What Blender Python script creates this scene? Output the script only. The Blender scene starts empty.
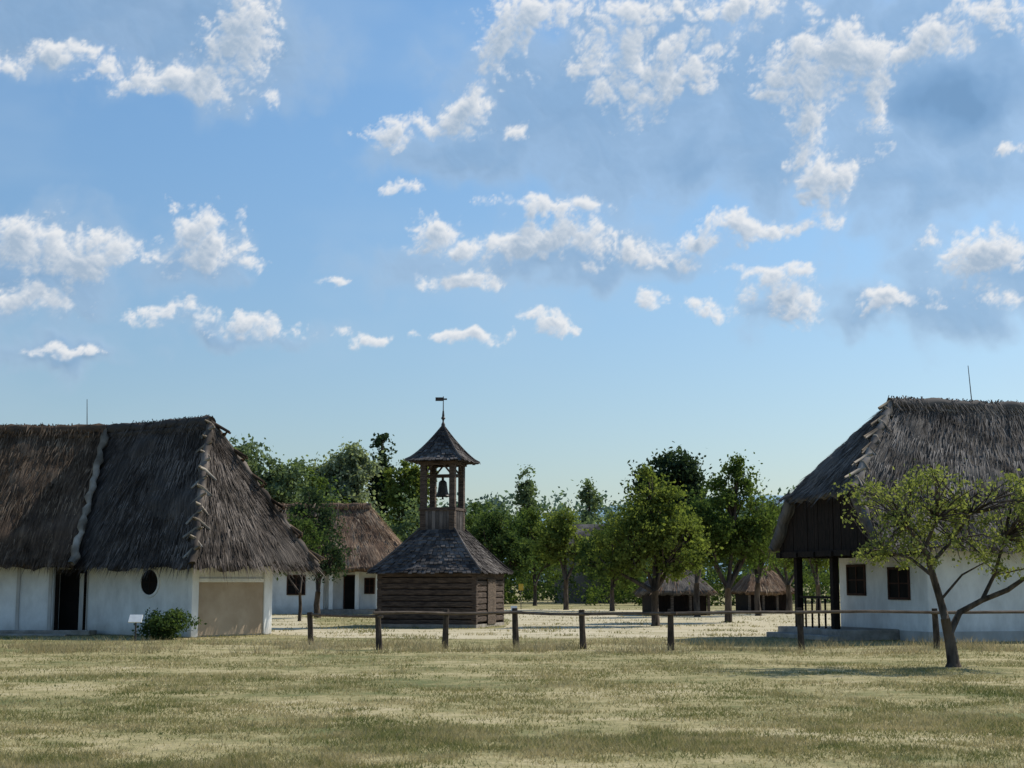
import bpy, math, random
import numpy as np
from mathutils import Vector, noise as mn
random.seed(7); rng=np.random.default_rng(7)
F=1450.0; H=1.6; HR=583.0
def gx(px,Y): return (px-512)/F*Y*0.99
def gz(py,Y): return H+(HR-py)/F*Y
SC=bpy.context.scene
# ------------------------------------------------------------ materials
def newmat(name):
    m=bpy.data.materials.new(name); m.use_nodes=True
    nt=m.node_tree; b=nt.nodes["Principled BSDF"]; b.inputs["Specular IOR Level"].default_value=0.15
    return m,nt,b
def ramp(nt,fac,stops):
    r=nt.nodes.new("ShaderNodeValToRGB"); e=r.color_ramp.elements
    while len(e)<len(stops): e.new(0.5)
    for i,(p,c) in enumerate(stops): e[i].position=p; e[i].color=(*c,1)
    nt.links.new(fac,r.inputs[0]); return r.outputs[0]
def noise(nt,vec,scale,detail=3,rough=0.6,dist=0):
    n=nt.nodes.new("ShaderNodeTexNoise"); n.inputs["Scale"].default_value=scale
    n.inputs["Detail"].default_value=detail; n.inputs["Roughness"].default_value=rough; n.inputs["Distortion"].default_value=dist
    nt.links.new(vec,n.inputs["Vector"]); return n.outputs["Fac"]
def mapping(nt,vec,scale):
    m=nt.nodes.new("ShaderNodeMapping"); m.inputs["Scale"].default_value=scale
    nt.links.new(vec,m.inputs["Vector"]); return m.outputs[0]
def math_(nt,op,a,b=None,clamp=False):
    n=nt.nodes.new("ShaderNodeMath"); n.operation=op; n.use_clamp=clamp
    for i,v in enumerate((a,b)):
        if v is None: continue
        if isinstance(v,(int,float)): n.inputs[i].default_value=v
        else: nt.links.new(v,n.inputs[i])
    return n.outputs[0]
def mixc(nt,fac,a,b,mode='MIX'):
    n=nt.nodes.new("ShaderNodeMix"); n.data_type='RGBA'; n.blend_type=mode
    for s,v in ((n.inputs[0],fac),(n.inputs[6],a),(n.inputs[7],b)):
        if isinstance(v,(int,float)): s.default_value=v
        elif isinstance(v,tuple): s.default_value=(*v,1)
        else: nt.links.new(v,s)
    return n.outputs[2]
def bump(nt,b,h,strength,dist):
    n=nt.nodes.new("ShaderNodeBump"); n.inputs["Strength"].default_value=strength; n.inputs["Distance"].default_value=dist
    nt.links.new(h,n.inputs["Height"]); nt.links.new(n.outputs[0],b.inputs["Normal"])
def tex(nt): return nt.nodes.new("ShaderNodeTexCoord")
def simple(name,c1,c2,scale=4,stretch=(1,1,1),rough=0.85,bs=0.3,bd=0.02,c3=None):
    m,nt,b=newmat(name); v=mapping(nt,tex(nt).outputs["Object"],stretch)
    f=noise(nt,v,scale,4,0.65)
    st=[(0.35,c1),(0.65,c2)] if c3 is None else [(0.32,c1),(0.5,c2),(0.68,c3)]
    nt.links.new(ramp(nt,f,st),b.inputs["Base Color"]); b.inputs["Roughness"].default_value=rough
    if bs: bump(nt,b,f,bs,bd)
    return m
def plaster(name,c1,c2,dirt):
    m,nt,b=newmat(name); o=tex(nt).outputs["Object"]
    f=noise(nt,mapping(nt,o,(1,1,.5)),1.6,4,.65); c=ramp(nt,f,[(.35,c1),(.65,c2)])
    sp=nt.nodes.new("ShaderNodeSeparateXYZ"); nt.links.new(o,sp.inputs[0])
    g=noise(nt,o,2.2,4,.7); h=math_(nt,'SUBTRACT',math_(nt,'ADD',.28,math_(nt,'MULTIPLY',g,.9)),math_(nt,'MULTIPLY',sp.outputs[2],1.6),True)
    c=mixc(nt,math_(nt,'MULTIPLY',h,.75),c,dirt)
    nt.links.new(c,b.inputs["Base Color"]); b.inputs["Roughness"].default_value=.92; bump(nt,b,g,.35,.03); return m
def leafmat(name,c1,c2,trans=0.35):
    m,nt,b=newmat(name); g=nt.nodes.new("ShaderNodeNewGeometry")
    f=noise(nt,tex(nt).outputs["Object"],1.1,1)
    f=math_(nt,'ADD',math_(nt,'MULTIPLY',g.outputs["Random Per Island"],0.5),math_(nt,'SUBTRACT',f,0.25))
    c=ramp(nt,f,[(0.15,c1),(0.85,c2)])
    d=nt.nodes.new("ShaderNodeBsdfDiffuse"); nt.links.new(c,d.inputs[0]); nt.nodes.remove(b)
    t=nt.nodes.new("ShaderNodeBsdfTranslucent"); c2n=mixc(nt,1.0,c,(1.5,1.5,0.8),'MULTIPLY'); nt.links.new(c2n,t.inputs[0])
    mx=nt.nodes.new("ShaderNodeMixShader"); mx.inputs[0].default_value=trans
    nt.links.new(d.outputs[0],mx.inputs[1]); nt.links.new(t.outputs[0],mx.inputs[2])
    nt.links.new(mx.outputs[0],nt.nodes["Material Output"].inputs[0]); return m
def thatchmat(name,dark,mid,light):
    m,nt,b=newmat(name); uv=tex(nt).outputs["UV"]
    f1=noise(nt,mapping(nt,uv,(9,0.9,1)),1.0,4,0.7)
    f2=noise(nt,mapping(nt,uv,(0.9,0.35,1)),1.0,2,0.6)
    f=math_(nt,'ADD',math_(nt,'MULTIPLY',f1,0.6),math_(nt,'MULTIPLY',f2,0.4))
    c=ramp(nt,f,[(0.36,dark),(0.5,mid),(0.64,light)])
    nt.links.new(c,b.inputs["Base Color"]); b.inputs["Roughness"].default_value=0.95
    bump(nt,b,f1,0.9,0.08); return m
def strawmat(name,dark,mid,light):
    m,nt,b=newmat(name); g=nt.nodes.new("ShaderNodeNewGeometry")
    f=noise(nt,tex(nt).outputs["Object"],0.9,3,.65)
    f=math_(nt,'ADD',math_(nt,'MULTIPLY',g.outputs["Random Per Island"],0.55),math_(nt,'MULTIPLY',math_(nt,'SUBTRACT',f,0.36),1.9))
    d=nt.nodes.new("ShaderNodeBsdfDiffuse"); nt.nodes.remove(b)
    nt.links.new(ramp(nt,f,[(0.05,dark),(0.5,mid),(0.95,light)]),d.inputs[0]); nt.links.new(d.outputs[0],nt.nodes["Material Output"].inputs[0])
    return m
M={}
M['plaster']=plaster('lime_plaster',(0.62,0.62,0.60),(0.82,0.82,0.80),(.30,.27,.22))
M['plaster_grey']=simple('old_plaster',(0.36,0.34,0.31),(0.5,0.48,0.45),1.5,(1,1,0.5))
M['clay']=simple('clay_panel',(0.34,0.26,0.18),(0.44,0.35,0.255),1.2)
M['thA']=thatchmat('thatch_brown',(0.033,0.023,0.017),(0.09,0.062,0.044),(0.19,0.137,0.095))
M['thD']=thatchmat('thatch_dark',(0.024,0.021,0.019),(0.064,0.055,0.049),(0.145,0.123,0.108))
M['thB']=thatchmat('thatch_grey',(0.043,0.038,0.035),(0.115,0.103,0.095),(0.235,0.21,0.19))
M['thC']=thatchmat('thatch_patched',(0.05,0.03,0.022),(0.15,0.097,0.066),(0.36,0.27,0.19))
M['stA']=strawmat('straw_brown',(0.025,0.018,0.013),(0.088,0.062,0.044),(0.27,0.195,0.135))
M['stD']=strawmat('straw_dark',(0.019,0.016,0.014),(0.066,0.056,0.05),(0.21,0.18,0.16))
M['stB']=strawmat('straw_grey',(0.028,0.025,0.023),(0.115,0.103,0.095),(0.30,0.27,0.245))
M['stC']=strawmat('straw_patched',(0.05,0.028,0.018),(0.16,0.10,0.066),(0.42,0.33,0.235))
M['stL']=strawmat('straw_light',(0.06,0.048,0.038),(0.20,0.17,0.135),(0.44,0.39,0.33))
M['wood']=simple('weathered_wood',(0.055,0.042,0.034),(0.17,0.13,0.10),5,(1,1,5),0.85,0.5,0.02)
M['log']=simple('log_wood',(0.034,0.026,0.022),(0.12,0.09,0.072),3,(1,1,8),0.85,0.6,0.02)
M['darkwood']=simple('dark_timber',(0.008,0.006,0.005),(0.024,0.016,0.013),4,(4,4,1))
M['shingle']=strawmat('wood_shingle',(0.028,0.026,0.027),(0.072,0.066,0.064),(0.17,0.155,0.147))
M['board']=strawmat('grey_boards',(0.12,0.10,0.085),(0.2,0.17,0.145),(0.28,0.24,0.2))
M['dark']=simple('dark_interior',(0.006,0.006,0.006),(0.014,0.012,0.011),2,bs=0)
M['frame']=simple('window_frame_brown',(0.04,0.022,0.017),(0.075,0.04,0.03),3,bs=0)
M['stone']=simple('stone',(0.2,0.18,0.155),(0.34,0.31,0.27),3)
M['metal']=simple('dark_metal',(0.03,0.028,0.026),(0.07,0.06,0.055),6,rough=0.5,bs=0)
M['bronze']=simple('bell_bronze',(0.02,0.02,0.018),(0.05,0.045,0.035),4,rough=0.45,bs=0)
M['signw']=simple('sign_white',(0.65,0.65,0.65),(0.78,0.78,0.76),5,bs=0)
M['yellow']=simple('sign_yellow',(0.5,0.36,0.06),(0.6,0.42,0.08),5,bs=0)
M['bark']=simple('bark',(0.03,0.024,0.02),(0.12,0.095,0.076),6,(1,1,0.3),0.95,0.8,0.03)
M['rail']=simple('fence_rail_wood',(0.08,0.06,0.046),(0.18,0.14,0.11),4,(0.5,3,3))
M['post']=simple('fence_post_wood',(0.03,0.023,0.019),(0.09,0.07,0.055),4,(2,2,1))
M['lfOlive']=leafmat('leaf_light',(0.10,0.125,0.042),(0.225,0.25,0.10),0.45)
M['lfYel']=leafmat('leaf_yellowgreen',(0.07,0.10,0.028),(0.175,0.21,0.062),0.45)
M['lfMid']=leafmat('leaf_mid',(0.042,0.075,0.022),(0.12,0.16,0.05),0.43)
M['lfGreen']=leafmat('leaf_green',(0.03,0.057,0.022),(0.088,0.125,0.048),0.4)
M['lfDark']=leafmat('leaf_dark',(0.02,0.038,0.026),(0.055,0.082,0.046),0.33)
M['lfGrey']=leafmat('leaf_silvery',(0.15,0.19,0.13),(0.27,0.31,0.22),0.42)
M['lfFar']=leafmat('leaf_far_hazed',(0.075,0.115,0.07),(0.155,0.20,0.115),0.38)  # paler green, distance haze put into the leaf colour
M['lfBlue']=leafmat('leaf_hazy',(0.085,0.14,0.13),(0.14,0.195,0.175),0.35)  # farthest rows: blue aerial haze painted into the leaf colour
# ------------------------------------------------------------ mesh helpers
def link(o,parent=None):
    SC.collection.objects.link(o)
    if parent is not None: o.parent=parent
    return o
def empty(name,loc=(0,0,0)):
    o=bpy.data.objects.new(name,None); o.empty_display_size=0.5; link(o); return o
class MB:
    def __init__(s): s.v=[];s.f=[]
    def quadbox(s,T,a0,a1,b0,b1,z0,z1,j=0):
        i=len(s.v)
        for z in (z0,z1):
            for a,b in ((a0,b0),(a1,b0),(a1,b1),(a0,b1)):
                p=T(a,b,z); s.v.append(tuple(c+random.uniform(-j,j) for c in p))
        for q in ((0,3,2,1),(4,5,6,7),(0,1,5,4),(1,2,6,5),(2,3,7,6),(3,0,4,7)): s.f.append(tuple(i+k for k in q))
    def tube(s,pts,rad,n=8,cap=True,jit=0.0):
        pts=[Vector(p) for p in pts]; i0=len(s.v)
        up=Vector((0.3,0.2,1)).normalized(); 
        for k,p in enumerate(pts):
            d=(pts[min(k+1,len(pts)-1)]-pts[max(k-1,0)]).normalized()
            x=d.cross(up) 
            if x.length<0.1: x=d.cross(Vector((1,0,0)))
            x.normalize(); y=d.cross(x)
            for j in range(n):
                a=2*math.pi*j/n; r=rad[k]*(1+random.uniform(-jit,jit))
                s.v.append(tuple(p+x*math.cos(a)*r+y*math.sin(a)*r))
        for k in range(len(pts)-1):
            for j in range(n):
                a=i0+k*n+j; b=i0+k*n+(j+1)%n
                s.f.append((a,b,b+n,a+n))
        if cap:
            s.f.append(tuple(i0+j for j in range(n))); e=i0+(len(pts)-1)*n
            s.f.append(tuple(e+j for j in reversed(range(n))))
    def poly(s,pts):
        i=len(s.v); s.v+= [tuple(p) for p in pts]; s.f.append(tuple(range(i,i+len(pts))))
    def build(s,name,mat,parent=None,smooth=False,bev=0):
        me=bpy.data.meshes.new(name); me.from_pydata(s.v,[],s.f); me.materials.append(mat)
        if smooth: me.polygons.foreach_set('use_smooth',[True]*len(me.polygons))
        me.update(); o=bpy.data.objects.new(name,me); link(o,parent)
        if bev:
            b=o.modifiers.new('b','BEVEL'); b.width=bev; b.segments=2
        return o
def npmesh(name,V,k,mat,parent=None):
    n=V.shape[0]; me=bpy.data.meshes.new(name); me.vertices.add(n*k); me.vertices.foreach_set('co',V.astype(np.float32).ravel())
    me.loops.add(n*k); me.loops.foreach_set('vertex_index',np.arange(n*k,dtype=np.int32))
    me.polygons.add(n); me.polygons.foreach_set('loop_start',np.arange(0,n*k,k,dtype=np.int32))
    me.update(calc_edges=True); me.materials.append(mat); o=bpy.data.objects.new(name,me); link(o,parent); return o
def unit(a): return a/np.maximum(np.linalg.norm(a,axis=-1,keepdims=True),1e-9)
def frame(O,A,B):
    O=Vector(O);A=Vector(A);B=Vector(B)
    def T(a,b,z): return (O.x+A.x*a+B.x*b, O.y+A.y*a+B.y*b, z)
    return T
def thatch_patch(name,p,mat,smat,parent,th=0.30,dens=55,amp=0.09,seed=0,slen=(0.3,0.8)):
    e0,e1,t1,t0=[Vector(q) for q in p]
    L=max((e1-e0).length,(t1-t0).length); S=max((t0-e0).length,(t1-e1).length)
    nu=max(6,int(L/0.14)); nv=max(6,int(S/0.14))
    n=(e1-e0).cross(t0-e0) if (t0-e0).length>0.01 else (e1-e0).cross(t1-e0)
    n.normalize()
    if n.z<0: n=-n
    vs=[];fs=[];uv=[]
    dn=((e0+e1)/2-(t0+t1)/2).normalized()
    for layer in (0,1):
        for j in range(nv+1):
            v=j/nv
            for i in range(nu+1):
                u=i/nu; a=e0.lerp(e1,u); b=t0.lerp(t1,u); q=a.lerp(b,v)
                h=mn.fractal(q*0.6+Vector((seed,0,0)),1.0,2.0,3)*amp*1.5+mn.noise(q*3.1)*amp*0.6
                h*=min(1,(1-v)*6+0.3)
                q2=q+n*h
                if j==0: q2+=dn*(mn.noise(q*2.0)*0.18+mn.noise(q*7)*.06+random.uniform(-.05,.05))
                if layer: q2=q2-n*th+ (dn*-0.1 if j==0 else Vector((0,0,0)))
                vs.append(tuple(q2)); uv.append((u*L,v*S))
    w=nu+1; off=w*(nv+1)
    for j in range(nv):
        for i in range(nu):
            a=j*w+i; fs.append((a,a+1,a+w+1,a+w)); fs.append((off+a,off+a+w,off+a+w+1,off+a+1))
    for i in range(nu): fs.append((i,off+i,off+i+1,i+1)); a=nv*w+i; fs.append((a,a+1,off+a+1,off+a))
    for j in range(nv): a=j*w; fs.append((a,a+w,off+a+w,off+a)); a=j*w+nu; fs.append((a,off+a,off+a+w,a+w))
    me=bpy.data.meshes.new(name); me.from_pydata(vs,[],fs); me.materials.append(mat)
    ul=me.uv_layers.new(name='UVMap'); li=np.zeros(len(me.loops),dtype=np.int32); me.loops.foreach_get('vertex_index',li)
    ul.data.foreach_set('uv',np.array(uv,dtype=np.float32)[li].ravel())
    me.polygons.foreach_set('use_smooth',[True]*len(me.polygons)); me.update()
    link(bpy.data.objects.new(name,me),parent)
    N=int(dens*L*S)
    E0,E1,T1,T0,NN=[np.array(q) for q in (e0,e1,t1,t0,n)]
    u=rng.random(N)[:,None]; v=rng.random(N)[:,None]
    k=int(N*0.16); v[:k]=rng.random((k,1))*0.04
    a=E0+(E1-E0)*u; b=T0+(T1-T0)*u; q=a+(b-a)*v
    d=unit(a-b+np.array(dn)*0.01); d=unit(d+np.array(unit(E1-E0))*rng.normal(0,0.11,(N,1)))
    ln=rng.uniform(slen[0],slen[1],(N,1)); ln[:k]*=0.62
    side=unit(np.cross(d,NN)); wd=rng.uniform(0.008,0.026,(N,1))
    q=q+NN*rng.uniform(0.0,0.03,(N,1)) + NN*amp*0.3
    tip=q+d*ln+NN*rng.uniform(-0.01,0.10,(N,1))
    V=np.stack([q-side*wd,q+side*wd,tip+side*wd*0.3],axis=1)
    npmesh(name+'_straw',V,3,smat,parent)
def bundles(name,p0,p1,parent,sideL,sideR,mat,mat2,step=0.42,r=0.085,l=0.40):
    p0=Vector(p0);p1=Vector(p1); d=(p1-p0); n=int(d.length/step); d.normalize()
    mb=MB(); mb.tube([p0.lerp(p1,k/20)+Vector((random.uniform(-.03,.03),0,random.uniform(-.02,.03))) for k in range(21)],[0.12]*21,8,jit=.25); mb.build(name+'_core',mat2,parent,True)
    mb=MB()
    for i in range(n):
        q=p0+d*((i+0.5)*step+random.uniform(-.05,.05))
        s=Vector(sideL) if i%2 else Vector(sideR)
        e=q+s*l*random.uniform(.8,1.15)+d*0.25
        for kk in range(3):
            o=Vector((random.uniform(-.05,.05),random.uniform(-.05,.05),random.uniform(-.03,.03)))
            mb.tube([q-s*l*0.5-d*0.14+Vector((0,0,0.08))+o,q+Vector((0,0,0.12))+o*.5,e+Vector((0,0,0.03))+o*2],[0.03,r*.62,r*0.4],6,jit=0.25)
    mb.build(name,mat,parent,True)
def roof(T,L,W,ze,zr,ov,lend,rend,mats,parent,dens=55,ridge=True,sides=(0,1)):
    oL,sL,hL=lend; oR,sR,hR=rend; mt,ms=mats
    def bz(z): return -ov+(W/2+ov)*(z-ze)/(zr-ze)
    for sidei in sides:
        f=(lambda b:b) if sidei==0 else (lambda b:W-b)
        nm='roof_slope'
        zl=hL if hL else ze; zrr=hR if hR else ze; zm=max(zl,zrr)
        if zm>ze:
            def aL(z): return -oL if z<=zl else -oL+(oL+sL)*(z-zl)/(zr-zl)
            def aR(z): return L+oR if z<=zrr else L+oR-(oR+sR)*(z-zrr)/(zr-zrr)
            p=[T(aL(ze),f(-ov),ze),T(aR(ze),f(-ov),ze),T(aR(zm),f(bz(zm)),zm),T(aL(zm),f(bz(zm)),zm)]
            thatch_patch(nm+'_lower',p,mt,ms,parent,dens=dens,seed=sidei)
            p=[T(aL(zm),f(bz(zm)),zm),T(aR(zm),f(bz(zm)),zm),T(L-sR,W/2,zr),T(sL,W/2,zr)]
            thatch_patch(nm+'_upper',p,mt,ms,parent,dens=dens,seed=sidei)
        else:
            p=[T(-oL,f(-ov),ze),T(L+oR,f(-ov),ze),T(L-sR,W/2,zr),T(sL,W/2,zr)]
            thatch_patch(nm,p,mt,ms,parent,dens=dens,seed=sidei)
    for (o,s,h,a0,sg) in ((oL,sL,hL,0,-1),(oR,sR,hR,L,1)):
        if h is None: continue
        zb=max(h,ze); top=T(a0-sg*s,W/2,zr)
        p=[T(a0+sg*o,bz(zb),zb),T(a0+sg*o,W-bz(zb),zb),top,top]
        thatch_patch('roof_hip',p,mt,ms,parent,dens=dens,seed=5)
    if ridge:
        mb=MB(); n=int((L-sR-sL)/.25)+2; pts=[];rr=[]
        for i in range(n+1):
            p=Vector(T(sL-0.05+(L-sR-sL+0.1)*i/n,W/2,zr+0.0)); p.z+=mn.noise(p*1.3)*0.07+random.uniform(-.02,.02); pts.append(p); rr.append(0.17+0.05*random.random())
        mb.tube(pts,rr,10,jit=0.2); mb.build('ridge_cap',mt,parent,True)
        N=int(190*(L-sR-sL)); u=rng.uniform(sL,L-sR,N); sd=rng.choice([-1,1],N)
        P=np.array([T(a,W/2,zr+0.15) for a in u]); sl=(zr-ze)/(W/2+ov)
        B=np.array(T(0,1,0))-np.array(T(0,0,0)); A=np.array(T(1,0,0))-np.array(T(0,0,0))
        d=unit(B[None]*sd[:,None]+np.array([0,0,-sl])+A*rng.normal(0,0.2,(N,1)))
        w=rng.uniform(0.01,0.026,(N,1)); q=P+rng.normal(0,0.04,(N,3)); tip=q+d*rng.uniform(0.3,0.8,(N,1))+np.array([0,0,0.1])
        npmesh('ridge_straw',np.stack([q-A*w,q+A*w,tip],axis=1),3,ms,parent)
def opening(T,parent,axis,const,out,u0,u1,z0,z1,fr=0.07,mat=None,bars=True,name='window'):
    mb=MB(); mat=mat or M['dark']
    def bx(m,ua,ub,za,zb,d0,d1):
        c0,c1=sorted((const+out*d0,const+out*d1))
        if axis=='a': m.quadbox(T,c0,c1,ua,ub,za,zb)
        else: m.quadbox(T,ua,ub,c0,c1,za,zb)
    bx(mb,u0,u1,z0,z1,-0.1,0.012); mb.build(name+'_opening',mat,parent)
    m2=MB()
    bx(m2,u0-fr,u0,z0-fr,z1+fr,-0.05,0.045); bx(m2,u1,u1+fr,z0-fr,z1+fr,-0.05,0.045)
    bx(m2,u0,u1,z1,z1+fr,-0.05,0.05); bx(m2,u0,u1,z0-fr,z0,-0.05,0.06)
    if bars:
        um=(u0+u1)/2; bx(m2,um-0.025,um+0.025,z0,z1,-0.05,0.03); zm=(z0+z1)/2; bx(m2,u0,um-0.026,zm-0.02,zm+0.02,-0.05,0.028); bx(m2,um+0.026,u1,zm-0.02,zm+0.02,-0.05,0.028)
    m2.build(name+'_frame',M['frame'],parent)

# ------------------------------------------------------------ left house
h1=empty('thatched_house')
O=(-9.51,43.5,0); A1=Vector((-.819,.574,0)); B1=Vector((.574,.819,0)); T1=frame(O,A1,B1); W1=3.8; zr1=6.68
mb=MB(); mb.quadbox(T1,0,7.5,0,3.4,0,2.9); mb.build('wing_walls',M['plaster'],h1,bev=0.04)
roof(T1,7.5,W1,2.12,zr1,0.75,(0.8,1.45,2.12),(0.5,0.4,None),(M['thD'],M['stD']),h1,dens=80)
pk=Vector(T1(1.45,W1/2,zr1)); c0=Vector(T1(-.8,-.75,2.12)); 
bundles('hip_bundles',pk,c0,h1,A1,B1,M['stL'],M['stD'],step=.34)
bundles('hip_bundles_rear',pk,T1(-.8,W1+.75,2.12),h1,A1,-A1,M['stA'],M['stD'],step=0.5)
mb=MB(); n=24
def ring(r,d): return [Vector(T1(1.85+r*math.cos(2*math.pi*k/n),-d,1.62+r*math.sin(2*math.pi*k/n))) for k in range(n)]
mb.poly(ring(0.38,0.012)); mb.build('round_window_opening',M['dark'],h1)
mb=MB(); a=ring(0.38,0.03); b=ring(0.46,0.03); c=ring(0.46,-.03); d=ring(0.38,-0.03)
for k in range(n):
    j=(k+1)%n; mb.poly([a[k],a[j],b[j],b[k]]); mb.poly([b[k],b[j],c[j],c[k]]); mb.poly([a[k],a[j],d[j],d[k]])
mb.build('round_window_surround',M['plaster'],h1)
mb=MB(); mb.quadbox(T1,1.83,1.87,-0.03,-.014,1.26,1.98); mb.quadbox(T1,1.5,2.2,-0.028,-.015,1.6,1.64); mb.build('round_window_bar',M['darkwood'],h1)
mb=MB(); mb.quadbox(T1,-0.03,0.1,0.22,2.95,0.05,1.62); mb.build('clay_panel',M['clay'],h1)
mb=MB(); mb.quadbox(T1,-0.08,0.1,-0.06,0.215,0,2.3); mb.quadbox(T1,-0.07,0.1,2.955,3.2,0,2.2); mb.quadbox(T1,-0.06,0.1,0.22,2.95,1.625,1.75)
mb.build('wall_pilaster',M['plaster'],h1,bev=0.02)
Tm=frame((-30,45.75,0),(1,0,0),(0,1,0)); Lm=16.3; Wm=5.6
mb=MB(); xd0=gx(53,45.75)+30; xd1=gx(85,45.75)+30
mb.quadbox(Tm,0,xd0,0,Wm,0,2.95); mb.quadbox(Tm,xd1,Lm+1.6,0.25,Wm,0,2.95); mb.quadbox(Tm,xd0,xd1,0.9,Wm,0,2.95); mb.quadbox(Tm,xd0,xd1,0.26,0.9,2.02,2.95)
mb.build('walls',M['plaster'],h1,bev=0.03)
mb=MB(); mb.quadbox(Tm,xd0+.002,xd1-.002,0.7,0.9,0,2.02); mb.build('door_opening',M['dark'],h1)
mb=MB(); mb.quadbox(Tm,xd0+.01,xd0+.1,0.2,0.32,0,2.0); mb.quadbox(Tm,xd1-.1,xd1-.01,0.2,0.32,0,2.0); mb.quadbox(Tm,xd0+.1,xd1-.1,0.2,0.32,1.9,2.0); mb.build('door_frame',M['darkwood'],h1)
mb=MB(); mb.quadbox(Tm,xd1+0.02,Lm+0.3,0.2,0.245,0.0,2.3); mb.build('grey_panel',M['plaster_grey'],h1)  # thin grey plaster panel right of the door
mb=MB()
for px in (18,50): 
    x=gx(px,45.7)+30; mb.quadbox(Tm,x-.05,x+.05,-0.05,-0.003,0,2.4)
mb.build('wall_post',M['plaster_grey'],h1)
mb=MB(); mb.quadbox(Tm,5,Lm+.8,-0.9,-0.01,0,0.16,0.02); mb.quadbox(Tm,12,Lm+.2,-1.3,-.92,0,0.07,0.02); mb.build('stone_plinth',M['stone'],h1,bev=0.03)
roof(Tm,Lm,Wm,2.18,6.68,0.75,(0.3,0.2,None),(0.15,0.0,None),(M['thA'],M['stA']),h1,dens=80)
mb=MB(); q0=Vector(Tm(Lm+.2,-.8,2.2)); q1=Vector(Tm(Lm+.05,Wm/2,6.76)); pts=[q0.lerp(q1,k/24)+Vector((random.uniform(-.05,.05),-.02,.0)) for k in range(25)]
mb.tube(pts,[0.11+random.uniform(-.03,.03) for _ in pts],8,jit=.3); mb.build('verge_roll',M['stL'],h1,True)
mb=MB(); x=gx(80,48.5); mb.tube([(x,48.6,6.5),(x-.05,48.6,7.75)],[0.018,0.01],6); mb.build('lightning_rod',M['metal'],h1)

# ------------------------------------------------------------ right house
h2=empty('thatched_house')
A2=Vector((.96,.28,0)); B2=Vector((-.28,.96,0)); T2=frame((11.36,40,0),A2,B2); W2=4.9; L2=14
mb=MB(); mb.quadbox(T2,0,L2,0,W2,0,3.2); mb.build('walls',M['plaster'],h2,bev=0.05)
roof(T2,L2,W2,2.62,6.85,0.8,(1.95,0.55,4.15),(0.8,1.8,2.62),(M['thB'],M['stB']),h2,dens=80)
zh=4.15; bzh=-.8+(W2/2+.8)*(zh-2.62)/(6.85-2.62)
bundles('hip_bundles',T2(.55,W2/2,6.85),T2(-1.95,bzh,zh),h2,A2*0.7,-A2*0.7+B2*.3,M['stL'],M['stB'],step=.34,l=.32)
bundles('verge_bundles',T2(-1.93,bzh,zh),T2(-1.93,-.8,2.66),h2,A2*0.6,A2*0.6,M['stB'],M['stB'],step=.5,l=.3)
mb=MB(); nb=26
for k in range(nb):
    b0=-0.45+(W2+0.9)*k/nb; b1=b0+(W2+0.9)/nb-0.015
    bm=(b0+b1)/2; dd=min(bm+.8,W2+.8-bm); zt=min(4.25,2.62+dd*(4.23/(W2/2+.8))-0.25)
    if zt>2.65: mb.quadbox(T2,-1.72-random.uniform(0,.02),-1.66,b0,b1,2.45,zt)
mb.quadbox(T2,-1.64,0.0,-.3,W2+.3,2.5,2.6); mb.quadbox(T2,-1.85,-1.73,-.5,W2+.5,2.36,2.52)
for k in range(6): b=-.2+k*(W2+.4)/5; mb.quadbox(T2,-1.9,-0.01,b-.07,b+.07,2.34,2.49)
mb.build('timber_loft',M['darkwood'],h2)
mb=MB()
for b in (2.4,4.6): mb.quadbox(T2,-1.62,-1.42,b-.1,b+.1,0.3,2.34)
mb.build('porch_post',M['darkwood'],h2,bev=.015)
mb=MB()
for k in range(5): mb.quadbox(T2,-1.55+k*.001,-1.5,2.56+k*.4,2.60+k*.4,.3,1.15)
mb.quadbox(T2,-1.56,-1.49,2.51,4.49,1.155,1.22); mb.build('porch_balustrade',M['darkwood'],h2)
mb=MB(); mb.quadbox(T2,-1.9,-.01,1.5,W2+.4,0,0.3,.01); mb.quadbox(T2,-2.4,-1.92,1.3,W2+.2,0,.15,.01); mb.build('stone_steps',M['stone'],h2,bev=.03)
mb=MB(); mb.quadbox(T2,-.06,L2,-.06,-.003,0,.28); mb.quadbox(T2,-.06,-.003,-.0,1.4,0,.28); mb.build('plinth',M['plaster_grey'],h2)
opening(T2,h2,'a',0,-1,0.95,1.95,1.2,1.98); opening(T2,h2,'a',0,-1,3.35,4.3,1.3,2.08)
opening(T2,h2,'b',0,-1,6,6.8,1.1,1.9)
mb=MB(); p=Vector(T2(3.3,W2/2,6.75)); mb.tube([p,p+Vector((-.08,0,1.35))],[.018,.01],6); mb.build('lightning_rod',M['metal'],h2)

# ------------------------------------------------------------ house behind
h3=empty('thatched_house')
T3=frame((gx(240,76),76,0),(1,0,0),(0,1,0)); L3=gx(400,76)-gx(240,76); W3=6
mb=MB(); mb.quadbox(T3,0,L3*.52,0,W3,0,3.0); mb.quadbox(T3,L3*.52,L3,.8,W3,0,3.2); mb.build('walls',M['plaster'],h3)
roof(T3,L3,W3,2.35,5.7,0.8,(0.6,1.2,2.35),(0.8,1.9,2.35),(M['thC'],M['stC']),h3,dens=18)
def o3(px): return gx(px,76)-gx(240,76)
opening(T3,h3,'b',0,-1,o3(288),o3(304),1.05,1.95)
opening(T3,h3,'b',.8,-1,o3(343),o3(355),0.05,1.95,bars=False,name='door')
opening(T3,h3,'b',.8,-1,o3(364),o3(372),1.1,1.8)
mb=MB()
for px in (331,357,378): mb.quadbox(T3,o3(px)-.1,o3(px)+.1,-.1,.1,0,2.5)
mb.build('porch_post',M['plaster'],h3)
mb=MB(); mb.quadbox(T3,L3*.5,L3,-.2,.79,0,.25); mb.build('porch_floor',M['stone'],h3)

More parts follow.
